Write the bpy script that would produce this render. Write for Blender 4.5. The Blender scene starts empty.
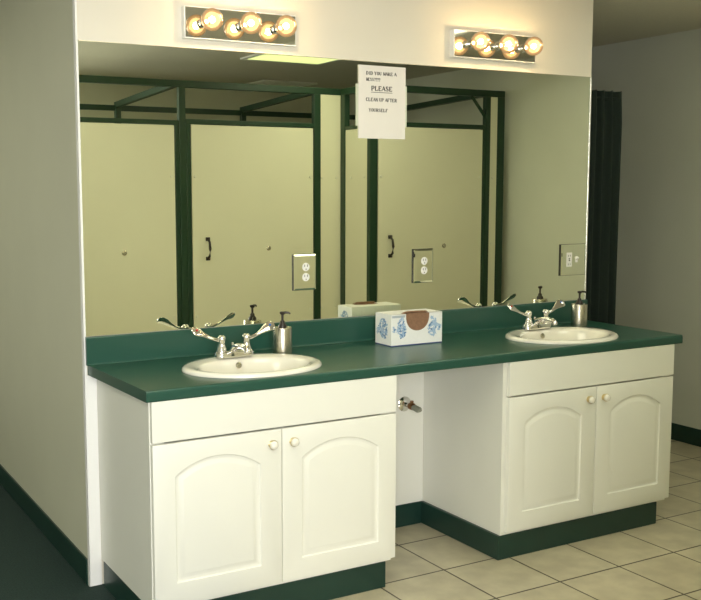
import bpy, bmesh, math, random
from mathutils import Vector, Matrix
random.seed(7)
SC = bpy.context.scene
COL = SC.collection
PI = math.pi

# ------------------------------------------------------------------ materials
def new_mat(name):
    m = bpy.data.materials.new(name); m.use_nodes = True
    return m, m.node_tree, m.node_tree.nodes['Principled BSDF']

def pmat(name, col, rough=.5, metal=0., spec=.5, coat=0., var=0., vscale=20., bump=0., bscale=200., coatr=.1):
    m, nt, b = new_mat(name)
    b.inputs['Base Color'].default_value = (*col, 1)
    b.inputs['Roughness'].default_value = rough
    b.inputs['Metallic'].default_value = metal
    b.inputs['Specular IOR Level'].default_value = spec
    b.inputs['Coat Weight'].default_value = coat
    b.inputs['Coat Roughness'].default_value = coatr
    tc = nt.nodes.new('ShaderNodeTexCoord')
    if var:
        n = nt.nodes.new('ShaderNodeTexNoise'); n.inputs['Scale'].default_value = vscale
        n.inputs['Detail'].default_value = 4
        nt.links.new(tc.outputs['Object'], n.inputs['Vector'])
        r = nt.nodes.new('ShaderNodeValToRGB')
        r.color_ramp.elements[0].position = .3; r.color_ramp.elements[1].position = .7
        r.color_ramp.elements[0].color = (*[c*(1-var) for c in col], 1)
        r.color_ramp.elements[1].color = (*[min(1, c*(1+var)) for c in col], 1)
        nt.links.new(n.outputs['Fac'], r.inputs['Fac']); nt.links.new(r.outputs['Color'], b.inputs['Base Color'])
    if bump:
        n = nt.nodes.new('ShaderNodeTexNoise'); n.inputs['Scale'].default_value = bscale
        nt.links.new(tc.outputs['Object'], n.inputs['Vector'])
        bp = nt.nodes.new('ShaderNodeBump'); bp.inputs['Strength'].default_value = bump
        bp.inputs['Distance'].default_value = .002
        nt.links.new(n.outputs['Fac'], bp.inputs['Height']); nt.links.new(bp.outputs['Normal'], b.inputs['Normal'])
    return m

def emat(name, col, s):
    m, nt, b = new_mat(name)
    b.inputs['Base Color'].default_value = (*col, 1)
    b.inputs['Emission Color'].default_value = (*col, 1)
    b.inputs['Emission Strength'].default_value = s
    return m

M = {}
M['wall'] = pmat('cream_wall_paint', (.82, .78, .68), .55, var=.015, vscale=3, bump=.08, bscale=180)
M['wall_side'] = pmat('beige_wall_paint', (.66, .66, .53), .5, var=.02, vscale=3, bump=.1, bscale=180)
M['wall_grey'] = pmat('greyed_wall_paint', (.69, .71, .64), .5, var=.02, vscale=3, bump=.12, bscale=140)
M['ceiling'] = pmat('ceiling_tile', (.64, .62, .53), .9, var=.03, vscale=60, bump=.3, bscale=90)
M['white'] = pmat('white_trim', (.90, .90, .88), .3)
M['cabinet'] = pmat('cream_thermofoil', (.86, .86, .79), .38, var=.01, vscale=4)
M['counter'] = pmat('green_laminate', (.018, .078, .056), .30, spec=.5, var=.12, vscale=350)
M['vinyl'] = pmat('dark_green_vinyl', (.010, .040, .030), .35, var=.1, vscale=8)
M['sink'] = pmat('bone_porcelain', (.86, .84, .76), .12, coat=.6, coatr=.03)
M['chrome'] = pmat('polished_chrome', (.82, .80, .78), .07, metal=1)
M['steel'] = pmat('brushed_steel', (.62, .58, .50), .27, metal=1, bump=.05, bscale=300)
M['black'] = pmat('black_plastic', (.02, .013, .011), .3)
M['brass'] = pmat('brass', (.72, .62, .38), .3, metal=1)
M['ceramic'] = pmat('white_ceramic', (.88, .85, .76), .15, coat=.5)
M['white_plastic'] = pmat('white_plastic', (.86, .85, .82), .3)
M['screw'] = pmat('nickel_screw', (.80, .79, .70), .45, metal=.4)
M['dark'] = pmat('dark_gap', (.02, .02, .015), .7)
M['panel'] = pmat('almond_partition_panel', (.79, .77, .62), .45, var=.015, vscale=3)
M['green'] = pmat('green_painted_steel', (.010, .042, .020), .4, var=.08, vscale=15)
M['paper'] = pmat('white_paper', (.85, .82, .78), .8, var=.01, vscale=20)
M['paper_reflection'] = pmat('greenish_reflection_paper', (.66, .70, .58), .8)  # olive tint of the sign's mirror reflection put into the colour
M['ink'] = pmat('black_ink', (.012, .012, .014), .7)
M['carton'] = pmat('white_carton', (.82, .83, .82), .55, var=.02, vscale=60)
M['blue_l'] = pmat('pale_blue_print', (.36, .50, .68), .6)
M['blue_d'] = pmat('mid_blue_print', (.11, .22, .42), .6)
M['navy'] = pmat('navy_print', (.04, .07, .20), .6)
M['greyblue'] = pmat('grey_blue_print', (.42, .47, .52), .6)
M['towel'] = pmat('brown_paper_towel', (.25, .135, .078), .85, var=.12, vscale=90, bump=.4, bscale=120)
M['curtain'] = pmat('dark_green_cloth', (.0035, .013, .008), .85, var=.15, vscale=60)
M['stub'] = pmat('grey_plastic', (.30, .31, .24), .4)
M['bronze'] = pmat('tarnished_brass', (.28, .15, .07), .35, metal=1)
M['red'] = pmat('red_dot', (.6, .04, .03), .4)
M['blue'] = pmat('blue_dot', (.03, .16, .55), .4)
M['fixture_plate'] = pmat('mirror_chrome_plate', (.78, .76, .68), .06, metal=1)

M['edge'] = pmat('polished_edge', (.95, .95, .95), .22, metal=1)
# mirror glass: slightly olive silvering
M['mirror'] = pmat('olive_tinted_mirror', (.83, .85, .70), 0.0, metal=1)

def tile_mat():
    m, nt, b = new_mat('beige_floor_tile')
    tc = nt.nodes.new('ShaderNodeTexCoord')
    mp = nt.nodes.new('ShaderNodeMapping'); S = .3099
    mp.inputs['Location'].default_value = (-1.2394/S, .5218/S, 0)
    mp.inputs['Scale'].default_value = (1/S, 1/S, 1)
    nt.links.new(tc.outputs['Object'], mp.inputs['Vector'])
    br = nt.nodes.new('ShaderNodeTexBrick')
    br.offset = 0; br.squash = 1
    br.inputs['Scale'].default_value = 1
    br.inputs['Brick Width'].default_value = 1; br.inputs['Row Height'].default_value = 1
    br.inputs['Mortar Size'].default_value = .013; br.inputs['Mortar Smooth'].default_value = .2
    br.inputs['Bias'].default_value = 0
    br.inputs['Color1'].default_value = (.56, .51, .375, 1); br.inputs['Color2'].default_value = (.52, .47, .34, 1)
    br.inputs['Mortar'].default_value = (.055, .04, .022, 1)
    nt.links.new(mp.outputs['Vector'], br.inputs['Vector'])
    n = nt.nodes.new('ShaderNodeTexNoise'); n.inputs['Scale'].default_value = 9; n.inputs['Detail'].default_value = 6
    nt.links.new(tc.outputs['Object'], n.inputs['Vector'])
    r = nt.nodes.new('ShaderNodeValToRGB'); r.color_ramp.elements[0].position = .35; r.color_ramp.elements[1].position = .65
    r.color_ramp.elements[0].color = (.86, .85, .83, 1); r.color_ramp.elements[1].color = (1.06, 1.06, 1.04, 1)
    nt.links.new(n.outputs['Fac'], r.inputs['Fac'])
    mx = nt.nodes.new('ShaderNodeMix'); mx.data_type = 'RGBA'; mx.blend_type = 'MULTIPLY'
    mx.inputs['Factor'].default_value = 1
    nt.links.new(br.outputs['Color'], mx.inputs['A']); nt.links.new(r.outputs['Color'], mx.inputs['B'])
    nt.links.new(mx.outputs['Result'], b.inputs['Base Color'])
    b.inputs['Roughness'].default_value = .33
    bp = nt.nodes.new('ShaderNodeBump'); bp.inputs['Strength'].default_value = .4; bp.inputs['Distance'].default_value = .003
    bp.invert = True
    nt.links.new(br.outputs['Fac'], bp.inputs['Height']); nt.links.new(bp.outputs['Normal'], b.inputs['Normal'])
    return m
M['tile'] = tile_mat()
M['carpet'] = pmat('dark_green_carpet', (.011, .034, .029), .85, var=.35, vscale=130, bump=.8, bscale=400)

def bulb_mat():
    m = bpy.data.materials.new('amber_clear_bulb_glass'); m.use_nodes = True
    nt = m.node_tree; nt.nodes.clear()
    o = nt.nodes.new('ShaderNodeOutputMaterial')
    lw = nt.nodes.new('ShaderNodeLayerWeight'); lw.inputs['Blend'].default_value = .35
    r = nt.nodes.new('ShaderNodeValToRGB')
    r.color_ramp.elements[0].position = .25; r.color_ramp.elements[0].color = (1, .93, .78, 1)
    r.color_ramp.elements[1].position = .95; r.color_ramp.elements[1].color = (.72, .36, .12, 1)
    nt.links.new(lw.outputs['Facing'], r.inputs['Fac'])
    t = nt.nodes.new('ShaderNodeBsdfTransparent'); nt.links.new(r.outputs['Color'], t.inputs['Color'])
    g = nt.nodes.new('ShaderNodeBsdfGlossy'); g.inputs['Roughness'].default_value = .05
    e = nt.nodes.new('ShaderNodeEmission'); e.inputs['Strength'].default_value = 1.0
    r2 = nt.nodes.new('ShaderNodeValToRGB')
    r2.color_ramp.elements[0].position = .0; r2.color_ramp.elements[0].color = (1.0, .62, .26, 1)
    r2.color_ramp.elements[1].position = .8; r2.color_ramp.elements[1].color = (.30, .12, .03, 1)
    nt.links.new(lw.outputs['Facing'], r2.inputs['Fac']); nt.links.new(r2.outputs['Color'], e.inputs['Color'])
    mx = nt.nodes.new('ShaderNodeAddShader')
    nt.links.new(t.outputs[0], mx.inputs[0]); nt.links.new(e.outputs[0], mx.inputs[1])
    fr = nt.nodes.new('ShaderNodeFresnel'); fr.inputs['IOR'].default_value = 1.45
    m2 = nt.nodes.new('ShaderNodeMixShader')
    nt.links.new(fr.outputs[0], m2.inputs[0]); nt.links.new(mx.outputs[0], m2.inputs[1]); nt.links.new(g.outputs[0], m2.inputs[2])
    nt.links.new(m2.outputs[0], o.inputs['Surface'])
    return m
M['bulb'] = bulb_mat()
M['filament'] = emat('glowing_filament', (1, .80, .50), 60)
M['diffuser'] = emat('added_panel_diffuser', (1, .99, .76), 5.2)  # glow of the added, unseen ceiling panels only

M['diffuser_dim'] = emat('aged_fluorescent_diffuser', (.90, 1, .46), 1.15)

# ------------------------------------------------------------------ mesh helpers
class B:
    """collects shapes for one mesh"""
    def __init__(s): s.bm = bmesh.new(); s.mi = 0
    def _tag(s, faces):
        for f in faces: f.material_index = s.mi
    def box(s, x0, x1, y0, y1, z0, z1, bev=0., seg=2):
        t = bmesh.new(); bmesh.ops.create_cube(t, size=1)
        sx, sy, sz = x1-x0, y1-y0, z1-z0
        for v in t.verts: v.co = Vector(((v.co.x+.5)*sx+x0, (v.co.y+.5)*sy+y0, (v.co.z+.5)*sz+z0))
        if bev: bmesh.ops.bevel(t, geom=t.edges[:], offset=bev, segments=seg, profile=.5, affect='EDGES')
        s.merge(t); return s
    def merge(s, t, mat=None):
        if mat is not None: bmesh.ops.transform(t, matrix=mat, verts=t.verts[:])
        bmesh.ops.recalc_face_normals(t, faces=t.faces[:])
        me = bpy.data.meshes.new('t'); t.to_mesh(me); t.free()
        n = len(s.bm.faces); s.bm.from_mesh(me); bpy.data.meshes.remove(me)
        s.bm.faces.ensure_lookup_table(); s._tag(s.bm.faces[n:])
    def rings(s, rings, cap0=True, cap1=True, closed=True):
        t = bmesh.new(); vs = [[t.verts.new(p) for p in r] for r in rings]
        n = len(vs[0])
        for a, b in zip(vs, vs[1:]):
            for i in range(n if closed else n-1):
                j = (i+1) % n
                t.faces.new((a[i], a[j], b[j], b[i]))
        if cap0: t.faces.new(vs[0][::-1])
        if cap1: t.faces.new(vs[-1])
        s.merge(t); return s
    def lathe(s, c, prof, axis=(0, 0, 1), n=28, cap=True):
        """prof: (radius, distance along axis)"""
        q = Vector((0, 0, 1)).rotation_difference(Vector(axis).normalized())
        rs = []
        for r, h in prof:
            r = max(r, 1e-5)
            rs.append([Vector(c)+q @ Vector((r*math.cos(2*PI*i/n), r*math.sin(2*PI*i/n), h)) for i in range(n)])
        return s.rings(rs, cap, cap)
    def sphere(s, c, r, sc=(1, 1, 1), u=24, v=14):
        t = bmesh.new(); bmesh.ops.create_uvsphere(t, u_segments=u, v_segments=v, radius=r)
        s.merge(t, Matrix.Translation(c) @ Matrix.Diagonal((*sc, 1))); return s
    def tube(s, pts, rad, n=14, flat=None, tilt=0):
        """swept tube; rad a number or list; flat=(ka,kb) list of section scales"""
        pts = [Vector(p) for p in pts]
        if not hasattr(rad, '__len__'): rad = [rad]*len(pts)
        rs = []; up = Vector((0, 0, 1))
        for i, p in enumerate(pts):
            d = (pts[min(i+1, len(pts)-1)]-pts[max(i-1, 0)]).normalized()
            u = up if abs(d.dot(up)) < .97 else Vector((0, 1, 0))
            a = d.cross(u).normalized(); b = a.cross(d).normalized()
            a, b = a*math.cos(tilt)+b*math.sin(tilt), b*math.cos(tilt)-a*math.sin(tilt)
            ka, kb = flat[i] if flat else (1, 1)
            rs.append([p+a*(rad[i]*ka*math.cos(2*PI*k/n))+b*(rad[i]*kb*math.sin(2*PI*k/n)) for k in range(n)])
        return s.rings(rs)
    def poly(s, loops, fn, depth):
        """2-D loops (outer + holes) filled; fn maps (a,b,d)->3-D; extruded by depth"""
        t = bmesh.new(); es = []
        for lp in loops:
            vs = [t.verts.new((a, b, 0)) for a, b in lp]
            for i in range(len(vs)): es.append(t.edges.new((vs[i], vs[(i+1) % len(vs)])))
        bmesh.ops.triangle_fill(t, use_beauty=True, use_dissolve=False, edges=es)
        if depth:
            g = bmesh.ops.extrude_face_region(t, geom=t.faces[:])
            for v in [e for e in g['geom'] if isinstance(e, bmesh.types.BMVert)]: v.co.z += depth
        for v in t.verts: v.co = Vector(fn(v.co.x, v.co.y, v.co.z))
        s.merge(t); return s
    def make(s, name, mats, parent=None, smooth=None, loc=None):
        if not isinstance(mats, (list, tuple)): mats = [mats]
        me = bpy.data.meshes.new(name)
        if loc is not None:
            bmesh.ops.translate(s.bm, vec=-Vector(loc), verts=s.bm.verts[:])
        s.bm.to_mesh(me); s.bm.free()
        for m in mats: me.materials.append(m)
        o = bpy.data.objects.new(name, me); COL.objects.link(o)
        if smooth is not None:
            for p in me.polygons: p.use_smooth = True
            me.set_sharp_from_angle(angle=math.radians(smooth))
        if parent is not None:
            o.parent = parent
        if loc is not None: o.location = loc
        return o

def thing(name, label, cat, loc=(0, 0, 0), group=None):
    o = bpy.data.objects.new(name, None); COL.objects.link(o); o.location = loc
    o.empty_display_size = .05
    o['label'] = label; o['category'] = cat
    if group: o['group'] = group
    return o
def tag(o, label, cat, group=None):
    o['label'] = label; o['category'] = cat
    if group: o['group'] = group
    return o
def struct(o): o['kind'] = 'structure'; return o
def dup(root, loc):
    r = root.copy(); COL.objects.link(r); r.location = loc
    for ch in list(root.children):
        c = ch.copy(); COL.objects.link(c); c.parent = r
        for g in ch.children:
            d = g.copy(); COL.objects.link(d); d.parent = c
    return r

# ------------------------------------------------------------------ the room
H = .84            # counter height
XW0, XW1 = -.012, 2.472
ZC = 2.37
XR = 3.66
XL, YB, YF = -3.0, -4.2, 3.0

struct(B().box(.40, XR+.1, YB-.1, YF+.1, -.1, 0).make('floor', M['tile']))
struct(B().box(XL-.1, .40, YB-.1, YF+.1, -.1, 0.0).make('floor', M['carpet']))
struct(B().box(XL-.1, XR+.1, YB-.1, YF+.1, ZC, ZC+.1).make('ceiling', M['ceiling']))
b = B().box(XW0, XW1, 0, YF, 0, ZC)
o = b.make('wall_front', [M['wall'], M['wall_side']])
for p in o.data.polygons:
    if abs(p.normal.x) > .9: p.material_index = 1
struct(o)
struct(B().box(XR, XR+.1, YB-.1, YF+.1, 0, ZC).make('wall_right', M['wall_grey']))
struct(B().box(XL-.1, XL, YB-.1, YF+.1, 0, ZC).make('wall_left', M['wall_side']))
struct(B().box(XL-.1, XR+.1, YF, YF+.1, 0, ZC).make('wall_far', M['wall_side']))
# back wall with an added window behind the photographer in place of a flash
WX0, WX1, WZ0, WZ1 = -1.9, -.3, .75, 2.05
b = B()
b.box(XL, WX0, YB-.1, YB, 0, ZC).box(WX1, XR, YB-.1, YB, 0, ZC)
b.box(WX0, WX1, YB-.1, YB, 0, WZ0).box(WX0, WX1, YB-.1, YB, WZ1, ZC)
struct(b.make('wall_back', M['wall_side']))
b = B()
for a in ((WX0, WX0+.05, WZ0, WZ1), (WX1-.05, WX1, WZ0, WZ1), (WX0, WX1, WZ0, WZ0+.05), (WX0, WX1, WZ1-.05, WZ1), (-1.12, -1.08, WZ0, WZ1)):
    b.box(a[0], a[1], YB-.07, YB-.02, a[2], a[3])
struct(b.make('added_window_1', M['white']))  # frame of the added, unseen window

# trim, baseboards
b = B().box(XW0-.002, -.004, -.003, 0, .80, ZC).box(XW0-.002, .0325, -.003, 0, 0, .80).box(XW0-.003, XW0, -.003, .014, 0, ZC)
struct(b.make('trim_1', M['white']))
struct(B().box(XW0-.008, XW0, .016, YF, 0, .1, .002).make('baseboard_left', M['vinyl']))
struct(B().box(XR-.008, XR, -3.9, YF, 0, .1, .002).make('baseboard_right', M['vinyl']))
struct(B().box(.98, 1.496, -.026, 0, 0, H-.04).make('wall_niche', M['cabinet']))
struct(B().box(.973, 1.492, -.032, -.026, 0, .1, .002).make('baseboard_niche', M['vinyl']))

# ------------------------------------------------------------------ mirror
MX0, MX1, MZ0, MZ1 = -.004, 2.461, .946, 2.0
t = thing('wall_mirror', 'large frameless wall mirror above the green counter reflecting the toilet stalls', 'mirror', (1.23, 0, MZ0))
def P(o, par):   # parent keeping world placement
    o.parent = par; o.matrix_parent_inverse = Matrix.Translation(-Vector(par.location)); return o
P(B().box(MX0, MX1, -.006, -.0035, MZ0, MZ1).make('mirror_glass', M['mirror']), t)
# polished bright edge on the right-hand side of the glass
rs = []
for z in (MZ0, MZ1):
    rs.append([(MX1+.0055-.0055*math.cos(a*PI/8), -.003-.006*math.sin(a*PI/8), z) for a in range(9)]+[(MX1+.011, -.0005, z), (MX1, -.0005, z)])
o = P(B().rings(rs).make('edge_strip', M['edge'], smooth=50), t); o['label'] = 'bright polished edge strip'
P(B().box(MX0-.0005, MX1, -.0065, -.0035, MZ1, MZ1+.0025).make('top_edge', M['steel']), t)

# ------------------------------------------------------------------ countertop
CX0, CX1, CY = .000, 2.490, -.5690
TH = .037
def cxl(x, y): return x+(.032*-y if x < 1 else 0)
S1, S2 = (.506, -.342), (1.995, -.345)
def ell(cx, cy, a, b_, n=64): return [(cx+a*math.cos(2*PI*i/n), cy+b_*math.sin(2*PI*i/n)) for i in range(n)]
t = thing('countertop', 'long dark green laminate countertop over both cream cabinets', 'countertop', (1.25, -.28, H-TH))
yb = CY+.012
b = B()
b.poly([[(cxl(CX0, yb), yb), (CX1, yb), (CX1, -.0), (CX0, -.0)], ell(*S1, .225, .178), ell(*S2, .225, .178)], lambda a, c, d: (a, c, H-d), TH)
prof = [(yb, H), (CY+.008, H), (CY+.0035, H-.0015), (CY+.001, H-.005), (CY, H-.010), (CY, H-TH+.004), (CY+.002, H-TH), (yb, H-TH)]
b.rings([[(cxl(x, y), y, z) for y, z in prof] for x in (CX0, CX1)])
P(b.make('worktop', M['counter']), t)
b = B(); prof = [(-.0065, H+.0005), (-.020, H+.0005), (-.020, H+.100), (-.017, H+.1045), (-.0065, H+.1045)]
b.rings([[(x, y, z) for y, z in prof] for x in (-.007, MX1+.009)])
b.rings([[(x, y, z) for y, z in [(-.019, H), (-.027, H+.0003), (-.0225, H+.002), (-.0205, H+.007), (-.019, H+.007)]] for x in (-.007, MX1+.009)])
P(b.make('backsplash', M['counter']), t)

# ------------------------------------------------------------------ sinks
def make_sink(cx, cy, label):
    t = thing('sink', label, 'sink', (cx, cy, H), 'oval sinks set into the green counter')
    n = 64
    def R(dy, a, b_, z): return [(a*math.cos(2*PI*i/n), dy+b_*math.sin(2*PI*i/n), z) for i in range(n)]
    L = [R(0, .262, .207, .0005), R(0, .2625, .2075, .005), R(0, .259, .204, .011), R(0, .252, .197, .0145), R(0, .241, .186, .0155),
         R(-.003, .222, .174, .0135), R(-.012, .214, .160, .0105), R(-.015, .209, .153, .0085), R(-.016, .203, .147, .002), R(-.016, .196, .141, -.012),
         R(-.016, .18, .128, -.055), R(-.016, .15, .105, -.095), R(-.016, .10, .07, -.118), R(-.016, .05, .04, -.126), R(-.016, .022, .022, -.129)]
    b = B(); b.rings(L, False, False)
    # underside
    L2 = [R(0, .262, .207, .0005), R(0, .222, .175, -.001), R(-.010, .205, .155, -.03), R(-.016, .188, .136, -.06), R(-.016, .158, .113, -.105), R(-.016, .05, .045, -.138), R(-.016, .022, .022, -.14)]
    b.rings(L2, False, True)
    b.make('basin', M['sink'], t, smooth=60)
    B().lathe((0, -.016, -.1295), [(.0, 0), (.021, 0), (.0225, .002), (.018, .0035), (.0, .0025)]).make('drain', M['chrome'], t, smooth=40)
    B().lathe((0, .120, -.012), [(.0, 0), (.011, 0), (.012, .003), (.006, .0045), (0, .0035)], axis=(0, -1, .25)).make('overflow_ring', M['steel'], t, smooth=40)
    return t
make_sink(*S1, 'oval bone porcelain sink set in the counter over the left cabinet')
make_sink(*S2, 'oval bone porcelain sink set in the counter over the right cabinet')

# ------------------------------------------------------------------ faucets
def make_faucet(x, y, label, angL, angR):
    z0 = H+.0158
    t = thing('faucet', label, 'faucet', (x, y, z0), 'chrome wrist blade faucets on the sinks')
    # base plate: stadium with tapered sides
    def st(w, d, z, n=10):
        p = []
        for k in range(n+1): a = -PI/2+PI*k/n; p.append((w-d+d*math.cos(a), d*math.sin(a), z))
        for k in range(n+1): a = PI/2+PI*k/n; p.append((-w+d+d*math.cos(a), d*math.sin(a), z))
        return p
    B().rings([st(.078, .026, 0), st(.078, .026, .014), st(.074, .023, .022), st(.068, .018, .024)]).make('base_plate', M['chrome'], t, smooth=35)
    for sx, ang in ((-1, angL), (1, angR)):
        hub = B().lathe((sx*.051, 0, .012), [(.020, 0), (.020, .012), (.0175, .018), (.0135, .034), (.0125, .046), (.0150, .051), (.0155, .062), (.012, .068), (.006, .071), (0, .071)]).make('handle', M['chrome'], t, smooth=40)
        # blade: a flared wrist paddle rising outward
        d = Vector((sx*math.cos(ang), math.sin(ang), 0))
        c0 = Vector((sx*.051, 0, .064))
        ks = [(0, 0, .010, .9, .75), (.02, .003, .0085, .85, .6), (.045, .012, .0075, .85, .5), (.065, .023, .010, 1.0, .35), (.085, .034, .0165, 1.05, .24), (.102, .041, .020, 1.05, .20), (.113, .044, .018, 1, .20), (.118, .045, .007, 1, .3)]
        pts = [c0+d*a+Vector((0, 0, h)) for a, h, *_ in ks]
        B().tube(pts, [k[2] for k in ks], 16, [(k[3], k[4]) for k in ks], -.8*sx).make('blade', M['chrome'], hub, smooth=60)
        # temperature dot near the paddle end
        c = c0+d*.100+Vector((0, 0, .0435))
        nrm = Vector((-.25*sx, -.7, .7)).normalized(); c = c+nrm*.0025
        o = B().lathe(c, [(0, 0), (.0042, 0), (.0042, .0016), (0, .0016)], axis=tuple(nrm)).make('temperature_dot', M['red'] if sx < 0 else M['blue'], hub, smooth=30)
        o['label'] = 'red hot-water dot' if sx < 0 else 'blue cold-water dot'
    # spout
    sp = [(0, .004, .016), (0, .002, .028), (0, -.012, .038), (0, -.040, .044), (0, -.075, .047), (0, -.100, .045), (0, -.112, .038), (0, -.115, .029)]
    B().tube(sp, [.014, .0135, .0130, .0120, .0115, .0112, .0110, .0105], 16, [(1.1, 1)]*8).make('spout', M['chrome'], t, smooth=60)
    B().lathe((0, .016, .018), [(.003, 0), (.003, .022), (.006, .026), (.006, .032), (0, .034)]).make('lift_rod', M['chrome'], t, smooth=40)
    return t
make_faucet(.508, -.182, 'chrome faucet with two wrist blades behind the left sink', .0, .0)
make_faucet(2.003, -.180, 'chrome faucet with two wrist blades behind the right sink', .0, .10)

# ------------------------------------------------------------------ soap dispensers
def make_soap(x, y, label, ang):
    t = thing('soap_dispenser', label, 'soap dispenser', (x, y, H), 'steel pump soap dispensers by the sinks')
    B().lathe((0, 0, 0), [(.035, 0), (.037, .001), (.0372, .003), (.0368, .101), (.0355, .1045), (.024, .1055), (.0, .1055)], n=40).make('bottle', M['steel'], t, smooth=40)
    B().lathe((0, 0, .1052), [(.0165, 0), (.0165, .004), (.0150, .009), (.010, .015), (.009, .018), (.0095, .022), (.006, .0265), (.0, .0265)]).make('collar', M['black'], t, smooth=40)
    b = B().lathe((0, 0, .130), [(.0045, 0), (.0045, .026), (.0, .026)]).lathe((0, 0, .154), [(.007, 0), (.0105, .005), (.0105, .010), (.006, .012), (0, .012)])
    d = Vector((math.cos(ang), math.sin(ang), 0))
    b.tube([Vector((0, 0, .160)), d*.012+Vector((0, 0, .1625)), d*.025+Vector((0, 0, .1615)), d*.031+Vector((0, 0, .157))], [.0055, .005, .0042, .0032])
    b.make('pump', M['black'], t, smooth=50)
make_soap(.736, -.138, 'brushed steel soap pump bottle beside the left sink', -.55)
make_soap(2.299, -.138, 'brushed steel soap pump bottle beside the right sink', -.55)

# ------------------------------------------------------------------ cabinets
YFACE = -.5666
def arch_loop(x0, x1, z0, zs, zt, d, n=22):
    c = (x0+x1)/2; w = (x1-x0)/2; h = zt-zs
    R = (w*w+h*h)/(2*h); cz = zt-R
    xa, xb, za = x0+d, x1-d, z0+d; r = R-d
    p = [(xa, za), (xb, za)]
    a0 = math.asin((xb-c)/r)
    for i in range(n+1):
        a = a0-2*a0*i/n
        p.append((c+r*math.sin(a), cz+r*math.cos(a)))
    return p
def door_mesh(x0, x1, z0, z1, px0, px1, pz0, pzs, pzt):
    b = B(); y = YFACE; T = .018
    # back box with a small rounded front edge
    r = .003
    def rect(d, yy): return [(x0+d, yy, z0+d), (x1-d, yy, z0+d), (x1-d, yy, z1-d), (x0+d, yy, z1-d)]
    b.rings([rect(0, y+T), rect(0, y+r), rect(r*.3, y+r*.3), rect(r, y)], True, False)
    loops = [arch_loop(px0, px1, pz0, pzs, pzt, d) for d in (0, .004, .010, .016, .026, .032)]
    ys = (0, .0045, .0058, .0050, .0008, 0)
    b.poly([[(x0+r, z0+r), (x1-r, z0+r), (x1-r, z1-r), (x0+r, z1-r)], loops[0]], lambda a, c, d: (a, y, c), 0)
    b.rings([[(a, y+yy, c) for a, c in lp] for lp, yy in zip(loops, ys)], False, True)
    bmesh.ops.remove_doubles(b.bm, verts=b.bm.verts[:], dist=1e-5)
    bmesh.ops.recalc_face_normals(b.bm, faces=b.bm.faces[:])
    return b
def cabinet(name_lbl, bx0, bx1, dx0, dx1, dxg, basex1, knobs, ywall):
    t = thing('vanity_cabinet', name_lbl, 'cabinet', ((bx0+bx1)/2, -.27, 0), 'cream vanity cabinets under the green counter')
    inv = Matrix.Translation(-Vector(t.location))
    zt = H-TH
    b = B()
    yfr = YFACE+.020
    T = .016
    # carcass: sides, bottom, back, face frame
    b.box(bx0, bx0+T, yfr, ywall, .1, zt).box(bx1-T, bx1, yfr, ywall, .1, zt)
    b.box(bx0+T, bx1-T, yfr, ywall, .1, .116)
    b.box(bx0+T, bx1-T, ywall-.012, ywall, .116, zt)
    b.box(bx0+T, bx0+.05, yfr, yfr+T, .116, zt).box(bx1-.05, bx1-T, yfr, yfr+T, .116, zt)
    b.box(dxg-.02, dxg+.02, yfr, yfr+T, .116, .66)
    P(b.make('carcass', M['cabinet']), t)
    # false drawer front
    zap = .6631
    P(B().box(dx0, dx1, YFACE, YFACE+.018, zap+.0035, zt-.001, .002).make('drawer_front', M['cabinet']), t)
    z0 = .1143; z1 = zap-.003
    g = .0018
    for (a, c, kx) in ((dx0, dxg-g, knobs[0]), (dxg+g, dx1, knobs[1])):
        d = P(door_mesh(a, c, z0, z1, a+.076, c-.080 if a == dx0 else c-.076, .188, .548, .601).make('door', M['cabinet'], smooth=25), t)
        kz = .611
        k = B().lathe((kx, YFACE, kz), [(.0135, 0), (.0135, .003), (.009, .005), (.0065, .007), (.0065, .013), (.0, .013)], axis=(0, -1, 0)).lathe((kx, YFACE-.012, kz), [(0, 0), (.0165, 0), (.0168, .0035), (.0, .0035)], axis=(0, -1, 0))
        k.mi = 1
        k.lathe((kx, YFACE-.0150, kz), [(0, 0), (.0145, 0), (.0150, .004), (.0125, .010), (.007, .0135), (.0, .0145)], axis=(0, -1, 0))
        k = k.make('knob', [M['brass'], M['ceramic']], smooth=45)
        k.parent = d
        k['label'] = 'white ceramic knob with brass collar'
    # vinyl cove base wrapping the plinth
    b = B().box(bx0-(.012 if bx0 > 1 else 0), basex1, yfr-.004, -.0275, 0, .0995, .003)
    o = P(b.make('base', M['vinyl']), t); o['label'] = 'dark green vinyl base'
    return t
cabinet('cream two-door vanity cabinet under the left sink', .033, .972, .036, .9795, .5053, .9475, (.466, .547), -.005)
cabinet('cream two-door vanity cabinet under the right sink', 1.497, 2.440, 1.5154, 2.4438, 1.9852, 2.3873, (1.941, 2.027), -.005)

# stub valve in the knee space
t = thing('supply_valve', 'chrome capped water stop valve on the knee-space wall between the cabinets', 'valve', (1.392, -.0255, .549))
B().lathe((0, 0, 0), [(0, 0), (.034, 0), (.033, .004), (.022, .011), (.011, .014), (0, .014)], axis=(0, -1, 0)).make('escutcheon', M['chrome'], t, smooth=40)
B().lathe((0, -.010, 0), [(.0, 0), (.010, 0), (.010, .04), (.0, .04)], axis=(0, -1, 0)).make('pipe', M['chrome'], t, smooth=40)
B().lathe((0, -.045, 0), [(.0, 0), (.0145, 0), (.0155, .006), (.0155, .022), (.012, .028), (0, .028)], axis=(0, -1, 0)).lathe((0, -.058, .008), [(0, 0), (.008, 0), (.008, .016), (0, .016)]).make('valve_body', M['bronze'], t, smooth=40)
B().tube([(0, -.070, -.002), (0, -.076, -.002), (0, -.108, -.006), (0, -.118, -.007)], [.006, .016, .017, .010], 20, [(1.0, .75)]*4).make('oval_handle', M['stub'], t, smooth=50)

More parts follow.
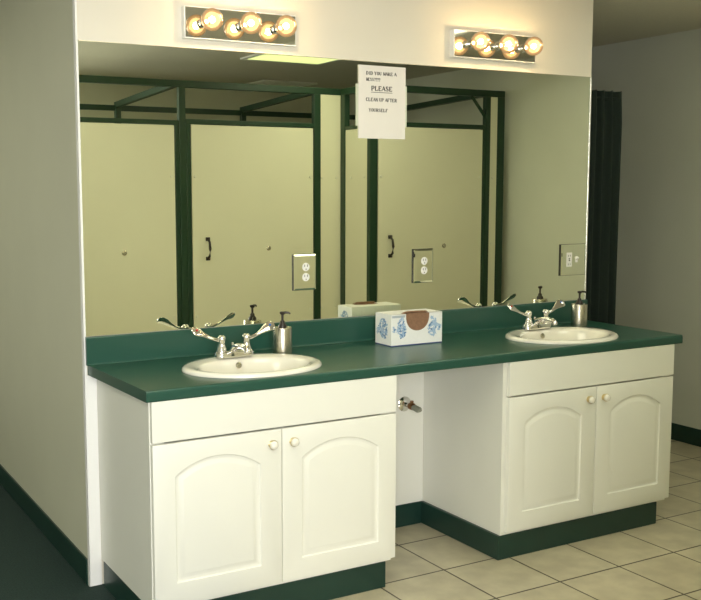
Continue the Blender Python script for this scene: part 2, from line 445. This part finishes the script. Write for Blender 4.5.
# ------------------------------------------------------------------ tissue carton with brown towels
BX0, BX1, BY0, BY1, BH = 1.194, 1.449, -.214, -.098, .131
t = thing('towel_carton', 'white carton printed with blue flowers holding brown paper towels', 'carton', (BX0, BY0, H))
W, D = BX1-BX0, BY1-BY0
c = .0012
UX0, UX1, UZ = .072, .190, .059
def uloop(n=18):
    p = []
    cx = (UX0+UX1)/2; w = (UX1-UX0)/2
    for i in range(n+1):
        a = PI*i/n
        p.append((cx-w*math.cos(a)*(1 if 0 else 1), UZ+(BH-UZ)*(1-math.sin(a)**.72)))
    return p      # from left top down to bottom and up to right top
u = uloop(); u[0] = (UX0, BH); u[-1] = (UX1, BH)
b = B()
b.poly([[(0, 0), (W, 0), (W, BH)]+u[::-1]+[(0, BH)]], lambda a, z, d: (a, d, z), c)
# top with the opening running back from the front edge
back = .052
tl = [(0, 0)]+[(UX0, 0), (UX0-.012, .012), (UX0-.004, back*.7), (UX0+.03, back), (UX1-.03, back), (UX1, back*.7), (UX1, 0)]+[(W, 0), (W, D), (0, D)]
b.poly([tl], lambda a, y, d: (a, y, BH-d), c)
b.box(0, c, c, D, 0, BH-c).box(W-c, W, c, D, 0, BH-c).box(c, W-c, D-c, D, 0, BH-c).box(c, W-c, c, D-c, 0, c)
o = b.make('carton_body', M['carton'], t)
# printed flowers: thin ink shapes lying on the carton faces
def spray(b, fn, cx, cz, rx, rz, n, lim):
    for k in range(n):
        a = random.uniform(0, 2*PI); r = math.sqrt(random.random())
        x = cx+rx*r*math.cos(a); z = cz+rz*r*math.sin(a)
        if not lim(x, z): continue
        l = random.uniform(.0035, .0085); w = l*random.uniform(.3, .6); th = random.uniform(0, PI)
        lp = []
        for i in range(10):
            q = 2*PI*i/10; ex, ez = l*math.cos(q), w*math.sin(q)
            lp.append((x+ex*math.cos(th)-ez*math.sin(th), z+ex*math.sin(th)+ez*math.cos(th)))
        b.mi = random.choice((0, 0, 1)); dd = .0002+.00001*k
        b.poly([lp], lambda a_, z_, d_, dd=dd: fn(a_, z_, dd), 0)
def in_u(x, z):
    cx = (UX0+UX1)/2; w = (UX1-UX0)/2+.008
    return z < UZ-.006 or abs(x-cx) > w*max(0, min(1, (z-UZ+.012)/.04))**.5
b = B()
ff = lambda a, z, d: (a, -d, z)
okf = lambda x, z: .008 < x < W-.008 and .012 < z < BH-.01 and in_u(x, z)
spray(b, ff, .052, .074, .023, .040, 95, okf); spray(b, ff, .206, .074, .024, .042, 95, okf)
spray(b, ff, .012, .066, .008, .012, 14, okf); spray(b, ff, W-.014, .066, .008, .014, 14, okf)
fl = lambda a, z, d: (-d, a, z)
okl = lambda x, z: .006 < x < D-.006 and .012 < z < BH-.01
spray(b, fl, .056, .070, .030, .042, 110, okl); spray(b, fl, .096, .06, .01, .02, 12, okl)
fr = lambda a, z, d: (W+d, a, z)
spray(b, fr, .056, .070, .030, .042, 60, okl)
b.mi = 2
b.poly([[(0, .0), (W, .0), (W, .0045), (0, .0045)]], lambda a, z, d: (a, -.0002, z), 0)
b.poly([[(0, .0), (D, .0), (D, .0045), (0, .0045)]], lambda a, z, d: (-.0002, a, z), 0)
b.mi = 3
b.poly([[(.004, BH-.014), (UX0-.006, BH-.014), (UX0-.004, BH-.005), (.004, BH-.005)]], lambda a, z, d: (a, -.0002, z), 0)
b.make('flower_print', [M['blue_l'], M['blue_d'], M['navy'], M['greyblue']], t)
# the towels
b = B()
n = 20
rs = []
for j, (yy, ins) in enumerate(((.0022, 0), (.008, 0), (.03, 0), (.07, 0), (D-.004, 0))):
    r = [(.004, yy, .002), (W-.004, yy, .002)]
    for i in range(n+1):
        x = W-.004-(W-.008)*i/n
        zz = BH-.004
        if UX0 < x < UX1 and yy < .05:
            q = (x-UX0)/(UX1-UX0)
            zz = BH-.002+.004*math.sin(q*PI)+.0015*math.sin(9*x/.03)
        r.append((x, yy, zz))
    rs.append(r)
b.rings(rs)
b.tube([(UX0-.006, .016, BH+.0035), (UX0+.02, .014, BH+.006), (UX0+.06, .012, BH+.0055), (UX1-.012, .012, BH+.0045), (UX1-.002, .012, BH+.002)], [.002, .010, .010, .009, .003], 14, [(1, .35)]*5)
o = b.make('paper_towels', M['towel'], smooth=35)
o.location = (BX0, BY0, H)
tag(o, 'folded brown paper towels showing through the opening of the flowered carton', 'paper towels')

# ------------------------------------------------------------------ paper sign on the mirror
GL = {
 'A': [((0, 0), (.45, 1), .10), ((.45, 1), (.95, 0), .2), ((.2, .35), (.72, .35), .08)],
 'C': [((.85, .8), (.6, 1), .1), ((.6, 1), (.3, .95), .12), ((.3, .95), (.1, .7), .18), ((.1, .7), (.1, .3), .2), ((.1, .3), (.3, .05), .18), ((.3, .05), (.6, 0), .12), ((.6, 0), (.85, .18), .1)],
 'D': [((.15, 0), (.15, 1), .2), ((.1, 1), (.5, 1), .1), ((.5, 1), (.85, .72), .14), ((.85, .72), (.85, .28), .2), ((.85, .28), (.5, 0), .14), ((.5, 0), (.1, 0), .1)],
 'E': [((.15, 0), (.15, 1), .2), ((.05, 1), (.8, 1), .1), ((.8, 1), (.82, .8), .1), ((.15, .52), (.6, .52), .1), ((.05, 0), (.82, 0), .1), ((.82, 0), (.85, .22), .1)],
 'F': [((.15, 0), (.15, 1), .2), ((.05, 1), (.8, 1), .1), ((.8, 1), (.82, .8), .1), ((.15, .52), (.6, .52), .1), ((.0, 0), (.35, 0), .08)],
 'I': [((.45, 0), (.45, 1), .2), ((.2, 1), (.7, 1), .08), ((.2, 0), (.7, 0), .08)],
 'K': [((.15, 0), (.15, 1), .2), ((.0, 1), (.3, 1), .08), ((.0, 0), (.3, 0), .08), ((.2, .4), (.8, 1), .1), ((.35, .55), (.9, 0), .2)],
 'L': [((.15, 0), (.15, 1), .2), ((.0, 1), (.35, 1), .08), ((.05, 0), (.8, 0), .1), ((.8, 0), (.84, .25), .1)],
 'M': [((.1, 0), (.1, 1), .09), ((.1, 1), (.48, .1), .18), ((.48, .1), (.88, 1), .09), ((.88, 1), (.88, 0), .2), ((0, 0), (.22, 0), .08), ((.75, 0), (1, 0), .08)],
 'N': [((.1, 0), (.1, 1), .09), ((.1, 1), (.85, 0), .2), ((.85, 0), (.85, 1), .09), ((0, 0), (.22, 0), .08), ((.72, 1), (.97, 1), .08)],
 'O': [((.5, 1), (.15, .75), .14), ((.15, .75), (.15, .25), .2), ((.15, .25), (.5, 0), .14), ((.5, 0), (.85, .25), .14), ((.85, .25), (.85, .75), .2), ((.85, .75), (.5, 1), .14)],
 'P': [((.15, 0), (.15, 1), .2), ((.05, 1), (.6, 1), .1), ((.6, 1), (.8, .85), .14), ((.8, .85), (.8, .65), .2), ((.8, .65), (.6, .48), .14), ((.6, .48), (.15, .48), .1), ((.0, 0), (.35, 0), .08)],
 'R': [((.15, 0), (.15, 1), .2), ((.05, 1), (.6, 1), .1), ((.6, 1), (.78, .85), .14), ((.78, .85), (.78, .65), .2), ((.78, .65), (.6, .5), .14), ((.6, .5), (.15, .5), .1), ((.5, .5), (.9, 0), .2), ((.0, 0), (.35, 0), .08)],
 'S': [((.8, .8), (.6, 1), .1), ((.6, 1), (.3, .98), .12), ((.3, .98), (.15, .78), .16), ((.15, .78), (.3, .58), .16), ((.3, .58), (.65, .44), .2), ((.65, .44), (.82, .25), .16), ((.82, .25), (.65, .03), .14), ((.65, .03), (.35, 0), .1), ((.35, 0), (.12, .2), .1)],
 'T': [((.45, 0), (.45, 1), .2), ((.05, 1), (.85, 1), .1), ((.05, 1), (.05, .78), .08), ((.85, 1), (.85, .78), .08), ((.25, 0), (.65, 0), .08)],
 'U': [((.15, 1), (.15, .25), .2), ((.15, .25), (.45, 0), .14), ((.45, 0), (.78, .25), .1), ((.78, .25), (.78, 1), .09), ((0, 1), (.3, 1), .08), ((.65, 1), (.92, 1), .08)],
 'Y': [((.1, 1), (.45, .5), .2), ((.85, 1), (.45, .5), .1), ((.45, .5), (.45, 0), .2), ((0, 1), (.25, 1), .08), ((.72, 1), (.97, 1), .08), ((.28, 0), (.62, 0), .08)],
 '?': [((.15, .75), (.25, .97), .13), ((.25, .97), (.5, 1), .13), ((.5, 1), (.72, .82), .18), ((.72, .82), (.68, .62), .18), ((.68, .62), (.45, .45), .14), ((.45, .45), (.42, .28), .12), ((.42, .1), (.42, -.02), .18)],
}
def text(b, s, x0, x1, zc, cap, y):
    adv = []
    for ch in s: adv.append(.55 if ch == ' ' else (.85 if ch == 'I' else (.9 if ch == '?' else 1.12)))
    k = (x1-x0)/sum(adv); x = x0; z0 = zc-cap/2
    for ch, a in zip(s, adv):
        if ch != ' ':
            for (p, q, w) in GL[ch]:
                pa = Vector((x+p[0]*k, z0+p[1]*cap)); pb = Vector((x+q[0]*k, z0+q[1]*cap))
                d = (pb-pa); L = d.length; d.normalize(); nn = Vector((-d.y, d.x)); w2 = w*(cap*.5+k*.5)*.74
                e = w2*.4
                c4 = [pa-d*e+nn*w2, pb+d*e+nn*w2, pb+d*e-nn*w2, pa-d*e-nn*w2]
                b.poly([[(v.x, v.y) for v in c4]], lambda a_, z_, d_: (a_, y-d_, z_), .00015)
        x += a*k
t = thing('paper_sign', 'white printed paper sign taped to the mirror asking people to clean up', 'sign', (1.28, -.006, 1.687))
P(B().box(1.163, 1.397, -.0098, -.0090, 1.687, 1.985).make('front_sheet', M['paper']), t)
P(B().box(1.152, 1.405, -.0085, -.0078, 1.738, 1.908).make('reflection_sheet', M['paper_reflection']), t)  # olive sheet stands in for the paper's reflection in the mirror
b = B(); y = -.0099
text(b, 'DID YOU MAKE A', 1.200, 1.352, 1.9535, .0125, y)
text(b, 'MESS????', 1.200, 1.270, 1.928, .0120, y)
text(b, 'PLEASE', 1.226, 1.332, 1.8925, .0175, y)
b.box(1.224, 1.330, y-.0002, y, 1.8755, 1.8775)
text(b, 'CLEAN UP AFTER', 1.200, 1.354, 1.8465, .0130, y)
text(b, 'YOURSELF', 1.214, 1.310, 1.8035, .0125, y)
P(b.make('lettering', M['ink']), t)

# ------------------------------------------------------------------ outlets and switch plate
def plate(name, w, h, label, cat, loc, group=None):
    t = thing(name, label, cat, loc, group)
    T = .009; bv = .0065
    def rc(d, yy): return [(-w/2+d, yy, -h/2+d), (w/2-d, yy, -h/2+d), (w/2-d, yy, h/2-d), (-w/2+d, yy, h/2-d)]
    B().rings([rc(0, 0), rc(0, -T+.002), rc(bv, -T)]).make('cover_plate', M['mirror'], t)
    B().rings([rc(-.0015, 0), rc(-.0015, -T+.003), rc(-.0001, -T+.003)], True, False).make('plate_edge', M['dark'], t)
    return t
def outlet(loc, label):
    t = plate('wall_outlet', .102, .144, label, 'outlet', loc, 'mirror-plated outlets on the mirror')
    for dz in (.021, -.020):
        prof = [(0, 0), (.0168, 0), (.0172, .002), (.0155, .0035), (0, .0035)]
        r = B().lathe((.004, -.007, dz), prof, axis=(0, -1, 0), n=32).make('receptacle', M['white_plastic'], t, smooth=30)
        for q in (-.0062, .0062):
            B().box(.004+q-.0013, .004+q+.0013, -.0112, -.0100, dz+.001, dz+.010).make('slot', M['dark'], r)
        B().lathe((.004, -.0100, dz-.0085), [(0, 0), (.0024, 0), (.0024, .0012), (0, .0012)], axis=(0, -1, 0), n=12).make('ground_hole', M['dark'], r)
    B().lathe((.004, -.0068, 0), [(0, 0), (.0028, 0), (.002, .0014), (0, .0014)], axis=(0, -1, 0), n=14).make('screw', M['steel'], t)
outlet((.906, -.006, 1.143), 'duplex outlet with mirrored cover plate above the left soap bottle')
outlet((1.496, -.006, 1.146), 'duplex outlet with mirrored cover plate above the flowered carton')
t = plate('switch_plate', .154, .146, 'double mirrored plate with white outlet and toggle near the mirror right edge', 'switch', (2.374, -.006, 1.141))
r = B().box(-.0445, -.0085, -.0098, -.006, -.033, .035, .0012).make('ground_fault_outlet', M['white_plastic'], t)
B().box(-.0300, -.0230, -.0112, -.0096, -.005, .000).box(-.0300, -.0230, -.0112, -.0096, .003, .008).make('test_buttons', M['dark'], r)
b = B()
for dz in (.020, -.021):
    for q in (-.0325, -.0205): B().box(q-.0011, q+.0011, -.0104, -.0094, dz-.004, dz+.004).make('slot', M['dark'], r)
B().box(.012, .030, -.0092, -.006, -.014, .016, .001).make('toggle_frame', M['white_plastic'], t)
B().tube([(.021, -.008, .001), (.021, -.016, .006), (.021, -.022, .010)], [.005, .0045, .0035], 10).make('toggle', M['white_plastic'], t, smooth=50)

# ------------------------------------------------------------------ vanity lights
def vanity_light(x0, x1, xs, label, dz=0):
    z0, z1 = 2.043-dz, 2.160-dz
    t = thing('vanity_light', label, 'light fixture', ((x0+x1)/2, 0, z0), 'three-bulb chrome vanity light bars above the mirror')
    inv = Matrix.Translation(-Vector(t.location))
    b = B().box(x0, x1, -.029, -.0005, z0, z1, .0015)
    b.mi = 1
    b.box(x0+.004, x1-.004, -.0302, -.0285, z0+.004, z1-.004)
    P(b.make('backplate', [M['white'], M['fixture_plate']]), t)
    for x in xs:
        zc = 2.103-dz
        s = B().lathe((x, -.030, zc), [(0, 0), (.020, 0), (.020, .003), (.0155, .006), (.0155, .030), (.017, .034), (.013, .036), (0, .036)], axis=(0, -1, 0)).make('socket', M['chrome'], smooth=40)
        P(s, t)
        R = .041; yc = -.104
        prof = [(.0125, .062-.104+.030)]
        prof = []
        for i in range(25):
            a = math.radians(162)*i/24
            prof.append((R*math.sin(a), R*math.cos(a)))
        prof.append((.0125, -R*math.cos(math.radians(18))-.004))
        u = B().lathe((x, yc, zc), prof, axis=(0, -1, 0), n=32, cap=False).make('bulb', M['bulb'], smooth=60)
        P(u, t)
        f = B()
        pts = []
        for i in range(13):
            a = PI*i/12
            pts.append((x-.012*math.cos(a), yc+.004-.010*math.sin(a), zc+.003*math.sin(4*a)))
        f.tube(pts, .0022, 8)
        f.sphere((x, yc, zc), .011, (1, 1, 1), 16, 10)
        f = f.make('filament', M['filament'], smooth=60); f.parent = u
        ld = bpy.data.lights.new('bulb_glow', 'POINT'); ld.energy = BULB_W; ld.color = (1, .70, .38); ld.shadow_soft_size = .012
        lo = bpy.data.objects.new('bulb_glow', ld); COL.objects.link(lo); lo.location = (x, yc, zc)
BULB_W = 2.6
vanity_light(.391, .861, (.470, .628, .777), 'chrome three-bulb vanity light bar above the left sink', .008)
vanity_light(1.633, 2.097, (1.719, 1.873, 2.016), 'chrome three-bulb vanity light bar above the right sink')

# ------------------------------------------------------------------ curtain beyond the wall end
t = thing('curtain', 'dark green gathered curtain hanging past the right end of the mirror wall', 'curtain', (2.47, .2, .06))
rs = []
nx = 90; X0, X1 = 2.478, 2.893
for zi in range(13):
    f = zi/12; z = .06+(1.972-.06)*f
    r = []
    for i in range(nx+1):
        q = i/nx
        amp = .020*(1-.35*f)
        w = 1 if zi < 12 else 1.0
        x = X0+(X1-X0)*q*w - (.010 if f > .93 else 0)*q+.004*math.sin(q*31+f*3)
        r.append((x, .2+amp*math.sin(q*2*PI*7+.5*math.sin(f*3)), z+(.003*math.cos(q*2*PI*7) if zi == 12 else 0)))
    rs.append(r+[(p[0], p[1]+.003, p[2]) for p in r[::-1]])
P(B().rings(rs).make('cloth', M['curtain'], smooth=60), t)
P(B().tube([(2.474, .2, 1.935), (2.872, .2, 1.935)], .006).make('rod', M['curtain']), t)

# ------------------------------------------------------------------ toilet partitions (seen in the mirror)
t = thing('toilet_partition', 'green steel framed toilet stall partition with almond doors across the room', 'toilet partition', (2.0, -2.3, 0))
inv = Matrix.Translation(-Vector(t.location))
def part(name, b, m, par=None, smooth=None, label=None):
    o = b.make(name, m, smooth=smooth); o.parent = par or t
    if par is None: o.matrix_parent_inverse = inv
    if label: o['label'] = label
    return o
Y1, Y2 = -2.32, -1.94      # front planes
def bar(x0, x1, y0, y1, z0, z1): return B().box(x0, x1, y0, y1, z0, z1, .003)
part('head_rail', bar(.46, 2.525, Y1-.04, Y1, 2.115, 2.158), M['green'])
part('head_rail', bar(2.485, 2.525, Y1, Y2-.04, 2.115, 2.158), M['green'])
part('head_rail', bar(2.480, 3.598, Y2-.04, Y2, 2.115, 2.160), M['green'])
for x0, x1, y, z1 in ((1.312, 1.356, Y1, 2.115), (2.280, 2.330, Y1, 2.115), (2.480, 2.538, Y2, 2.115), (3.432, 3.473, Y2, 2.115), (3.536, 3.598, Y2, 2.115)):
    part('post', bar(x0, x1, y-.04, y, 0, z1), M['green'])
part('post', bar(2.484, 2.525, Y1, Y1+.055, 0, 2.115), M['green'])
# pilaster panels
def pil(name, x0, x1, y, z0, z1, screws=()):
    p = part(name, B().box(x0, x1, y-.026, y-.004, z0, z1, .001), M['panel'])
    for sx, sz in screws:
        part('screw', B().lathe((sx, y-.004, sz), [(0, 0), (.009, 0), (.007, .005), (0, .006)], axis=(0, 1, 0), n=14), M['screw'], p, 40)
    return p
pil('pilaster', 2.332, 2.500, Y1, .08, 2.128-.013, ((2.345, 1.56), (2.455, 1.56), (2.345, .68), (2.455, .68)))
pil('pilaster', 3.474, 3.535, Y2, .08, 2.115, ((3.5, 1.56), (3.5, 1.1)))
# side panel of the deeper stall
p = part('side_panel', B().box(2.490, 2.510, Y1+.057, Y2-.042, .28, 1.880, .001), M['panel'])
part('side_header', bar(2.486, 2.520, Y1+.057, Y2-.042, 1.880, 1.905), M['green'])
for dy in (Y1+.13, Y2-.09):
    part('screw', B().lathe((2.490, dy, 1.56), [(0, 0), (.009, 0), (.007, .005), (0, .006)], axis=(-1, 0, 0), n=14), M['screw'], p, 40)
def stall_door(x0, x1, y, ztop, hx, kx):
    d = part('door', B().box(x0, x1, y-.024, y-.002, .26, ztop, .0015), M['panel'])
    # pull handle
    if hx:
        b = B()
        for z in (1.168, 1.044): b.box(hx-.014, hx+.014, y-.002, y+.008, z-.012, z+.012, .002)
        b.tube([(hx, y+.004, 1.168), (hx, y+.030, 1.150), (hx, y+.038, 1.106), (hx, y+.030, 1.062), (hx, y+.004, 1.044)], [.007, .0075, .0085, .0075, .007], 12)
        part('pull_handle', b, M['black'], d, 50)
    part('latch_knob', B().lathe((kx, y-.002, 1.098), [(0, 0), (.016, 0), (.016, .004), (.010, .007), (.008, .012), (0, .013)], axis=(0, 1, 0), n=20), M['steel'], d, 40)
    for sx in (x0+.022, x1-.022):
        for sz in (1.565, .675):
            part('screw', B().lathe((sx, y-.002, sz), [(0, 0), (.010, 0), (.008, .005), (0, .006)], axis=(0, 1, 0), n=14), M['screw'], d, 40)
    return d
stall_door(.50, 1.278, Y1, 1.880, None, .938)
stall_door(1.392, 2.272, Y1, 1.888, 1.494, 1.932)
stall_door(2.545, 3.405, Y2, 1.888, 2.639, 3.083)
# door headers and jambs
part('door_header', bar(.46, 1.312, Y1-.036, Y1-.002, 1.884, 1.912), M['green'])
part('door_header', bar(1.356, 2.280, Y1-.036, Y1-.002, 1.892, 1.922), M['green'])
part('door_header', bar(2.536, 3.432, Y2-.036, Y2-.002, 1.892, 1.922), M['green'])
for x0, x1, y in ((.46, .496, Y1), (1.282, 1.310, Y1), (1.358, 1.388, Y1), (3.409, 3.431, Y2)):
    part('jamb', bar(x0, x1, y-.034, y-.003, .06, 1.912), M['green'])
# rails back to the rear of the stalls
for x, ya in ((1.30, Y1-.04), (2.30, Y1-.04), (3.45, Y2-.04)):
    part('side_rail', B().tube([(x, -3.44, 2.095), (x, ya, 2.137)], .027, 4, [(1, 1)]*2, PI/4), M['green'])
    part('rear_post', bar(x-.02, x+.02, -3.48, -3.44, 0, 2.115), M['green'])
part('rear_rail', bar(.50, 3.60, -3.47, -3.45, 2.05, 2.09), M['green'])
for x in (1.30, 2.30):
    part('stall_divider', B().box(x-.011, x+.011, -3.43, Y1-.045, .28, 1.85, .001), M['panel'])
part('corner_brace', B().tube([(3.318, Y2-.02, 2.118), (3.445, Y2-.02, 1.972)], .014, 4), M['green'])

# ------------------------------------------------------------------ ceiling things
def ceiling_light(x0, x1, y0, y1, label, mat='diffuser'):
    t = thing('ceiling_light', label, 'ceiling light', ((x0+x1)/2, (y0+y1)/2, ZC), None)
    f = .03
    b = B()
    for a in ((x0, x1, y0, y0+f), (x0, x1, y1-f, y1), (x0, x0+f, y0+f, y1-f), (x1-f, x1, y0+f, y1-f)): b.box(a[0], a[1], a[2], a[3], ZC-.012, ZC-.0005)
    P(b.make('frame', M['white']), t)
    P(B().box(x0+f, x1-f, y0+f, y1-f, ZC-.009, ZC-.003).make('diffuser', M[mat]), t)
ceiling_light(1.905, 2.525, -2.675, -2.07, 'dim yellow-green ceiling panel seen in the mirror above the stall doors', 'diffuser_dim')
ceiling_light(1.905, 2.525, -2.04, -.84, 'added unseen light panel in the middle of the room over the tiled floor')  # unseen panel added to light the stalls, since the visible one is dim
ceiling_light(-1.45, -.85, -2.75, -1.55, 'added unseen light panel over the green carpet left of the vanity')  # added out of view for ambient light and the left wall
ceiling_light(-1.7, -1.1, .6, 1.8, 'added unseen light panel beyond the left side of the mirror wall')  # put in beyond the frame so the left wall comes out brighter
ceiling_light(.10, .70, -1.95, -.75, 'added unseen light panel above the left sink, out in the room')  # out of view, added to brighten the wall above the mirror
ceiling_light(2.90, 3.45, -.86, -.44, 'added unseen light panel near the right wall')  # unseen, added for light on the right wall and floor
t = thing('ceiling_vent', 'pale square ceiling vent seen in the mirror behind the stall rail', 'vent', (2.88, -3.88, ZC))
b = B()
for a in ((2.63, 3.13, -4.10, -4.07), (2.63, 3.13, -3.78, -3.75), (2.63, 2.66, -4.07, -3.78), (3.10, 3.13, -4.07, -3.78)): b.box(*a, ZC-.014, ZC-.0005)
P(b.make('frame', M['white']), t)
b = B()
for i in range(9): b.box(2.665, 3.095, -4.065+.032*i, -4.047+.032*i, ZC-.010, ZC-.002)
P(b.make('louvres', M['white']), t)

# ------------------------------------------------------------------ light
def area(name, loc, rot, sx, sy, e, col):
    l = bpy.data.lights.new(name, 'AREA'); l.shape = 'RECTANGLE'; l.size = sx; l.size_y = sy; l.energy = e; l.color = col
    o = bpy.data.objects.new(name, l); COL.objects.link(o); o.location = loc; o.rotation_euler = rot
    return o
area('added_front_light', (-1.1, YB-.085, 1.40), (PI/2, 0, 0), 1.5, 1.2, 125, (1, .985, .96))  # soft front light in place of a flash; its window is added
w = bpy.data.worlds.new('World'); SC.world = w; w.use_nodes = True
w.node_tree.nodes['Background'].inputs[0].default_value = (.8, .9, 1, 1)
w.node_tree.nodes['Background'].inputs[1].default_value = .3

# ------------------------------------------------------------------ camera
cam = bpy.data.cameras.new('Camera'); co = bpy.data.objects.new('Camera', cam); COL.objects.link(co)
yaw, pitch, roll = .5059, -.1095, -.0032
F = Vector((math.sin(yaw)*math.cos(pitch), math.cos(yaw)*math.cos(pitch), math.sin(pitch)))
R = Vector((math.cos(yaw), -math.sin(yaw), 0)); U = R.cross(F)
R2 = R*math.cos(roll)+U*math.sin(roll); U2 = -R*math.sin(roll)+U*math.cos(roll)
m = Matrix((R2, U2, -F)).transposed().to_4x4(); m.translation = (-1.0411, -3.4954, 1.4682)
co.matrix_world = m
cam.sensor_width = 36; cam.sensor_fit = 'HORIZONTAL'; cam.lens = 36*985.8/701
cam.shift_x = (350.5-301)/701; cam.clip_start = .02
SC.camera = co
vs = SC.view_settings
vs.view_transform = 'Standard'; vs.look = 'None'; vs.exposure = 0; vs.gamma = 1; vs.use_curve_mapping = False
SC.cycles.use_denoising = True
SC.cycles.max_bounces = 10; SC.cycles.sample_clamp_indirect = 6
SC.cycles.blur_glossy = .3
